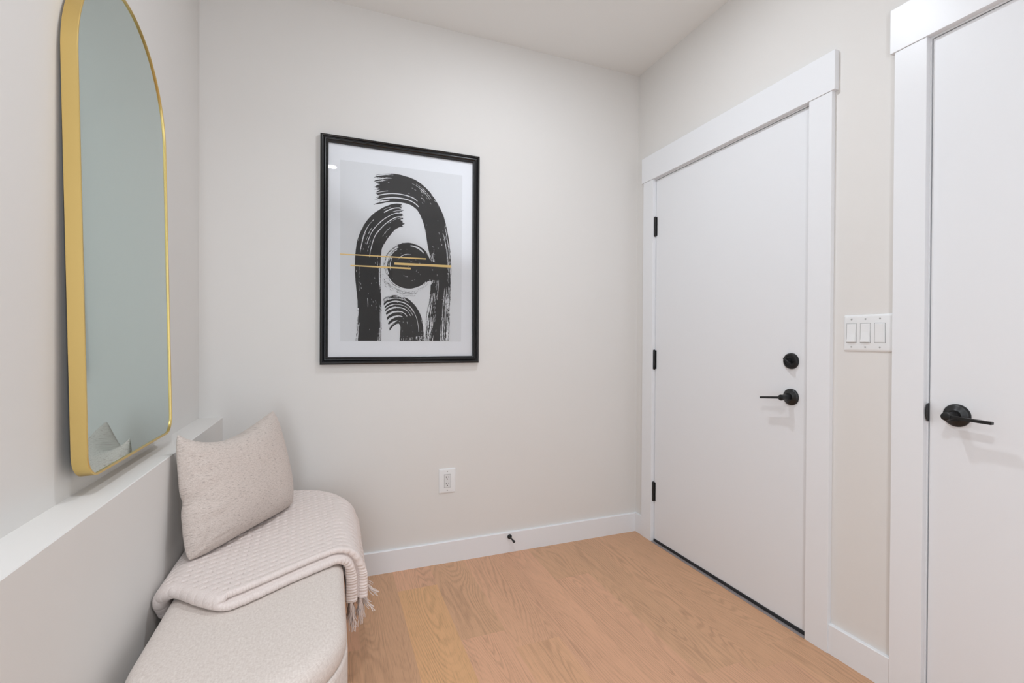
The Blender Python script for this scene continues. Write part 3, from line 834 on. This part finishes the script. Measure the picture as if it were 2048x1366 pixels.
def thr():
    bm = bmesh.new(); uv = bm.loops.layers.uv.new('UVMap')
    arc = [0.0]
    for a, b in zip(nearp, nearp[1:]): arc.append(arc[-1] + (b - a).length)
    e1 = Vector((0.836, 0.548)); e2 = Vector((-0.548, 0.836))
    NT = 380
    cols = []
    for k in range(NS):
        p = nearp[k]
        tv = (nearp[min(k + 1, NS - 1)] - nearp[max(k - 1, 0)]).normalized()
        nv = Vector((-tv.y, tv.x))
        opn = sstep(-2.005, -1.955, p.x)          # 0 on the fold, 1 where the two layers part
        hang = sstep(-1.72, -1.66, p.x)
        setback = opn * (0.021 + 0.006 * mnoise.noise((arc[k] * 6, 0, 0)))
        rib = 1 + 0.13 * math.sin(2 * PI * arc[k] / 0.0075) + 0.10 * math.sin(2 * PI * arc[k] / 0.031)
        r1, r2 = 0.0105, 0.0085
        ribd = 0.0010 * math.sin(2 * PI * arc[k] / 0.0085 + 1.5 * mnoise.noise((arc[k] * 40, 3, 0))) + 0.0028 * (abs(math.sin(PI * arc[k] / 0.034)) ** 0.35 - 1)
        prof = [(0.06, 0.0)]
        for j in range(9):                        # lower layer edge
            a = -PI / 2 - PI * j / 8
            rr = r1 + opn * ribd * math.sin(PI * j / 8)
            prof.append((r1 + rr * math.cos(a), r1 + rr * math.sin(a)))
        g = setback + 0.002 + 0.022 * opn * (1 - 0.55 * hang)
        prof.append((r1 + (g - r1) * opn, 2 * r1 - 0.0004))
        c2 = 2 * r1 + r2 + 0.0030 * opn
        prof.append((setback + r2 + (g - setback - r2) * opn, c2 - r2 + 0.0004))
        for j in range(1, 9):
            a = -PI / 2 - PI * j / 8
            rr = r2 + opn * ribd * math.sin(PI * j / 8)
            prof.append((setback + r2 + rr * math.cos(a), c2 + rr * math.sin(a)))
        if opn < 1:                               # rounded fold nose
            R_ = 0.0197
            Rb = R_ + 0.0026 * (abs(math.sin(PI * arc[k] / 0.030)) ** 0.4 - 1) * (1 - opn)
            fold = [(0.06, 0.0)]
            m = len(prof) - 1
            for j in range(m):
                a = -PI / 2 - PI * j / (m - 1)
                Rj = R_ + (Rb - R_) * math.sin(PI * j / (m - 1))
                fold.append((R_ + Rj * math.cos(a), R_ + Rj * math.sin(a)))
            prof = [(fa + (pa - fa) * opn, fh + (ph - fh) * opn) for (pa, ph), (fa, fh) in zip(prof, fold)]
        col = []
        for a, h in prof:
            q = p + nv * a
            col.append((q, h))
        q0, h0 = col[-1]
        for j in range(1, NT + 1):
            t = (j / NT) ** 1.0
            q = Vector((q0.x + (p.x - q0.x) * min(1, t * 6), q0.y + (FARY - q0.y) * t))
            u_, v_ = q.dot(e1), q.dot(e2)
            rp = 0.026
            row = math.floor(v_ / rp + 0.5); dv = v_ - row * rp
            uu = u_ / 0.030 + 0.5 * (row % 2)
            slot = math.exp(-(dv / 0.0034) ** 2) * sstep(0.0, 0.6, math.cos(2 * PI * uu))
            uc = u_ / 0.030 + 0.5 * (math.floor(v_ / rp) % 2) + 0.25
            seam = math.exp(-(((uc - round(uc)) * 0.030) / 0.0028) ** 2)
            puff = abs(math.cos(PI * (v_ / rp - 0.5))) ** 0.5
            ed = sstep(0.0, 0.012, t * abs(FARY - q0.y))
            h = 0.0395 - 0.0105 * slot - 0.0010 * seam + 0.0015 * (puff - 0.6) + 0.0030 * mnoise.noise((q.x * 9, q.y * 9, 2))
            h = h0 + (h - h0) * ed
            col.append((q, max(h, 0.003)))
        qf = col[-1][0]; qn = p + nv * 0.06
        for j in range(140):
            t = j / 140
            col.append((Vector((p.x + (qn.x - p.x) * t, qf.y + (qn.y - qf.y) * t)), 0.0))
        cols.append([(bm.verts.new(wrap(q.x, q.y, h)), (q.x * 0.836 + q.y * 0.548, -q.x * 0.548 + q.y * 0.836 + h)) for q, h in ((q_, max(h_, 0.0)) for q_, h_ in col)])
    for a, b in zip(cols, cols[1:]):
        for j in range(len(a)):
            i = (j + 1) % len(a)
            f = bm.faces.new((a[j][0], b[j][0], b[i][0], a[i][0]))
            for l, w_ in zip(f.loops, (a[j], b[j], b[i], a[i])): l[uv].uv = w_[1]
    c = [v for v, _ in cols[-1]]                  # closed hem along the hanging end
    m = len(c) - 140; top_ = c[m - NT:m]; und = c[m:][::-1]
    for j in range(139):
        a0, a1 = j * NT // 140, (j + 1) * NT // 140
        bm.faces.new([und[j], und[j + 1]] + top_[a0:a1 + 1][::-1])
    me = bpy.data.meshes.new('throw'); bmesh.ops.recalc_face_normals(bm, faces=bm.faces); bm.to_mesh(me); bm.free()
    return me
th = empty('throw_blanket', (-1.85, -0.60, ZT), label='folded blush woven throw with fringed ends draped over the bench', cat='blanket')
place('blanket', thr(), M_THROW, th, smooth=180)
# fringe: knotted yarn tassels along the hanging end, both layers
def tassel(p, lean, n=14, length=0.088, sd=0):
    r = random.Random(sd)
    bm = bmesh.new()
    for k in range(n):
        a = r.uniform(0, 2 * PI); sp = r.uniform(0.002, 0.013)
        L_ = length * r.uniform(0.75, 1.08)
        ph = r.uniform(0, 6)
        pts = []
        for i in range(12):
            t = i / 11
            pts.append(p + Vector((lean[0] * t ** 1.6 * L_ + math.cos(a) * sp * t + 0.0022 * math.sin(ph + t * 11), lean[1] * t ** 1.6 * L_ + math.sin(a) * sp * 1.3 * t + 0.0022 * math.cos(ph + t * 9),
                                   0.006 - L_ * t * (1 - 0.25 * abs(lean[0])))))
            pts[-1].x = max(pts[-1].x, -1.6790)
        tube(bm, pts, lambda t: 0.0017 - 0.0004 * t, 5)
    return mesh(bm)
k = 0
for layer, h, dx in ((0, 0.010, 0.0), (1, 0.028, 0.0)):
    y = -0.836 if layer == 0 else -0.812
    while y < -0.36:
        p = wrap(-1.562, y, h)
        lean = (random.uniform(-0.05, 0.12), random.uniform(-0.15, 0.15))
        place('tassel', tassel(p, lean, sd=k), M_FRINGE, th, smooth=60)
        y += 0.018; k += 1
for p, lean in ((wrap(-1.57, -0.72, 0.032), (0.75, -0.15)), (wrap(-1.565, -0.66, 0.032), (0.55, 0.1)), (wrap(-1.565, -0.78, 0.030), (0.40, -0.2))):
    place('tassel', tassel(p, lean, n=10, length=0.07, sd=90 + k), M_FRINGE, th, smooth=60); k += 1

# ------------------------------------------------------------------ pillow leaning on the left wall, standing on the throw
def pillow():
    BL, BR = Vector((-2.104, -0.786, 0.504)), Vector((-1.8640, -0.380, 0.506))
    TL, TR = Vector((-2.152, -0.712, 0.866)), Vector((-1.939, -0.272, 0.862))
    C_ = (BL + BR + TL + TR) / 4
    W_ = ((BR - BL) + (TR - TL)).normalized(); U_ = ((TL - BL) + (TR - BR)).normalized()
    N_ = W_.cross(U_).normalized()
    bm = bmesh.new(); uv = bm.loops.layers.uv.new('UVMap')
    NU, NV = 96, 80
    def pt(i, j, side):
        u = math.sin((i / NU * 2 - 1) * PI / 2 * 0.985) / math.sin(PI / 2 * 0.985)
        v = math.sin((j / NV * 2 - 1) * PI / 2 * 0.985) / math.sin(PI / 2 * 0.985)
        ex = 1 - 0.018 * (1 - v * v) ** 1.2
        ey = 1 - 0.36 * (1 - abs(u) ** 2.0) ** 0.9 * (1 - 0.45 * u) / 1.05 * v * v if v > 0 else 1 - 0.03 * (1 - u * u) * abs(v)
        # kink of the left edge
        kink = -0.008 * math.exp(-((v + 0.10) / 0.10) ** 2) * sstep(0.4, 1.0, -u)
        cr = (abs(u) ** 6) * (abs(v) ** 6)
        ex *= 1.03 - 0.050 * cr; ey *= 1.03 - 0.060 * cr
        a_ = 0.5 + 0.5 * u * ex - kink / 0.48; b_ = 0.5 + 0.5 * v * ey
        th_ = 0.084 * (max(0, 1 - abs(u) ** 2.5) ** 0.52) * (max(0, 1 - abs(v) ** 2.5) ** 0.52)
        th_ *= 1 - 0.18 * v
        # wrinkles running out of the lower left corner and along the seams
        du, dv = u + 1, v + 1
        ang = math.atan2(dv, du + 1e-4); rad = math.hypot(du, dv)
        wr = 0.0026 * math.sin(ang * 9 + 1.2) * math.exp(-((rad - 0.22) / 0.16) ** 2)
        wr -= 0.0030 * math.exp(-((u + 0.84) / 0.016) ** 2) * sstep(0.3, -0.4, v)      # stitched side seam
        wr -= 0.0040 * math.exp(-((v + 0.84 - 0.10 * (u + 1)) / 0.03) ** 2) * sstep(-0.35, -0.75, u)
        wr += 0.0028 * math.sin((v + 0.1 * u) * 26) * math.exp(-((u + 0.86) / 0.16) ** 2) * (1 - v * v)
        wr += 0.0035 * mnoise.noise((u * 2.2, v * 2.2, 3 + side)) + 0.0012 * mnoise.noise((u * 7, v * 7, side))
        edge = min(1, 4 * (1 - abs(u)), 4 * (1 - abs(v))) if abs(u) < 1 and abs(v) < 1 else 0
        z = side * (th_ + wr * max(0, edge))
        if side < 0: z *= 0.62
        p = (BL * (1 - a_) + BR * a_) * (1 - b_) + (TL * (1 - a_) + TR * a_) * b_
        return p + N_ * z
    g = {}
    for side in (1, -1):
        for i in range(NU + 1):
            for j in range(NV + 1):
                rim = i in (0, NU) or j in (0, NV)
                if rim and side < 0: g[(side, i, j)] = g[(1, i, j)]
                else: g[(side, i, j)] = bm.verts.new(pt(i, j, side))
        for i in range(NU):
            for j in range(NV):
                vs = [g[(side, i, j)], g[(side, i + 1, j)], g[(side, i + 1, j + 1)], g[(side, i, j + 1)]]
                f = bm.faces.new(vs if side > 0 else vs[::-1])
                for l in f.loops:
                    r_ = l.vert.co - C_
                    l[uv].uv = (r_.dot(W_) + side * 2, r_.dot(U_))
    for v in bm.verts:                              # rests against the walls
        lim = WL + 0.003 if v.co.z < ZL + 0.002 else WU + 0.003
        v.co.x = max(v.co.x, lim)
        v.co.z = max(v.co.z, 0.5075)
    me = bpy.data.meshes.new('pillow'); bmesh.ops.recalc_face_normals(bm, faces=bm.faces); bm.to_mesh(me); bm.free()
    return me, C_
me, pc = pillow()
place('throw_pillow', me, M_PILLOW, origin=(pc.x, pc.y, 0.489), smooth=180,
      label='beige woven rectangular pillow leaning on the left wall, standing on the throw', cat='pillow')

# ------------------------------------------------------------------ ceiling cans (above and behind the camera)
for i, (x, y) in enumerate(CANS):
    t = empty('recessed_light', (x, y, H), cat='ceiling light', group='recessed lights in the ceiling',
              label=['round white recessed downlight seen as a bright dot in the picture glass', 'round white recessed downlight in the foyer ceiling between picture and entry door'][i])
    bm = bmesh.new()
    lathe(bm, (x, y, H), (0, 0, -1), [(0.072, 0.0), (0.074, 0.004), (0.088, 0.0045), (0.090, 0.0)], 40, cap=False)
    place('trim_ring', mesh(bm), M_TRIM, t, smooth=40)
    bm = bmesh.new()
    lathe(bm, (x, y, H), (0, 0, -1), [(0.072, 0.0005), (0.072, 0.003)], 40)
    place('lens', mesh(bm), M_LENS, t)
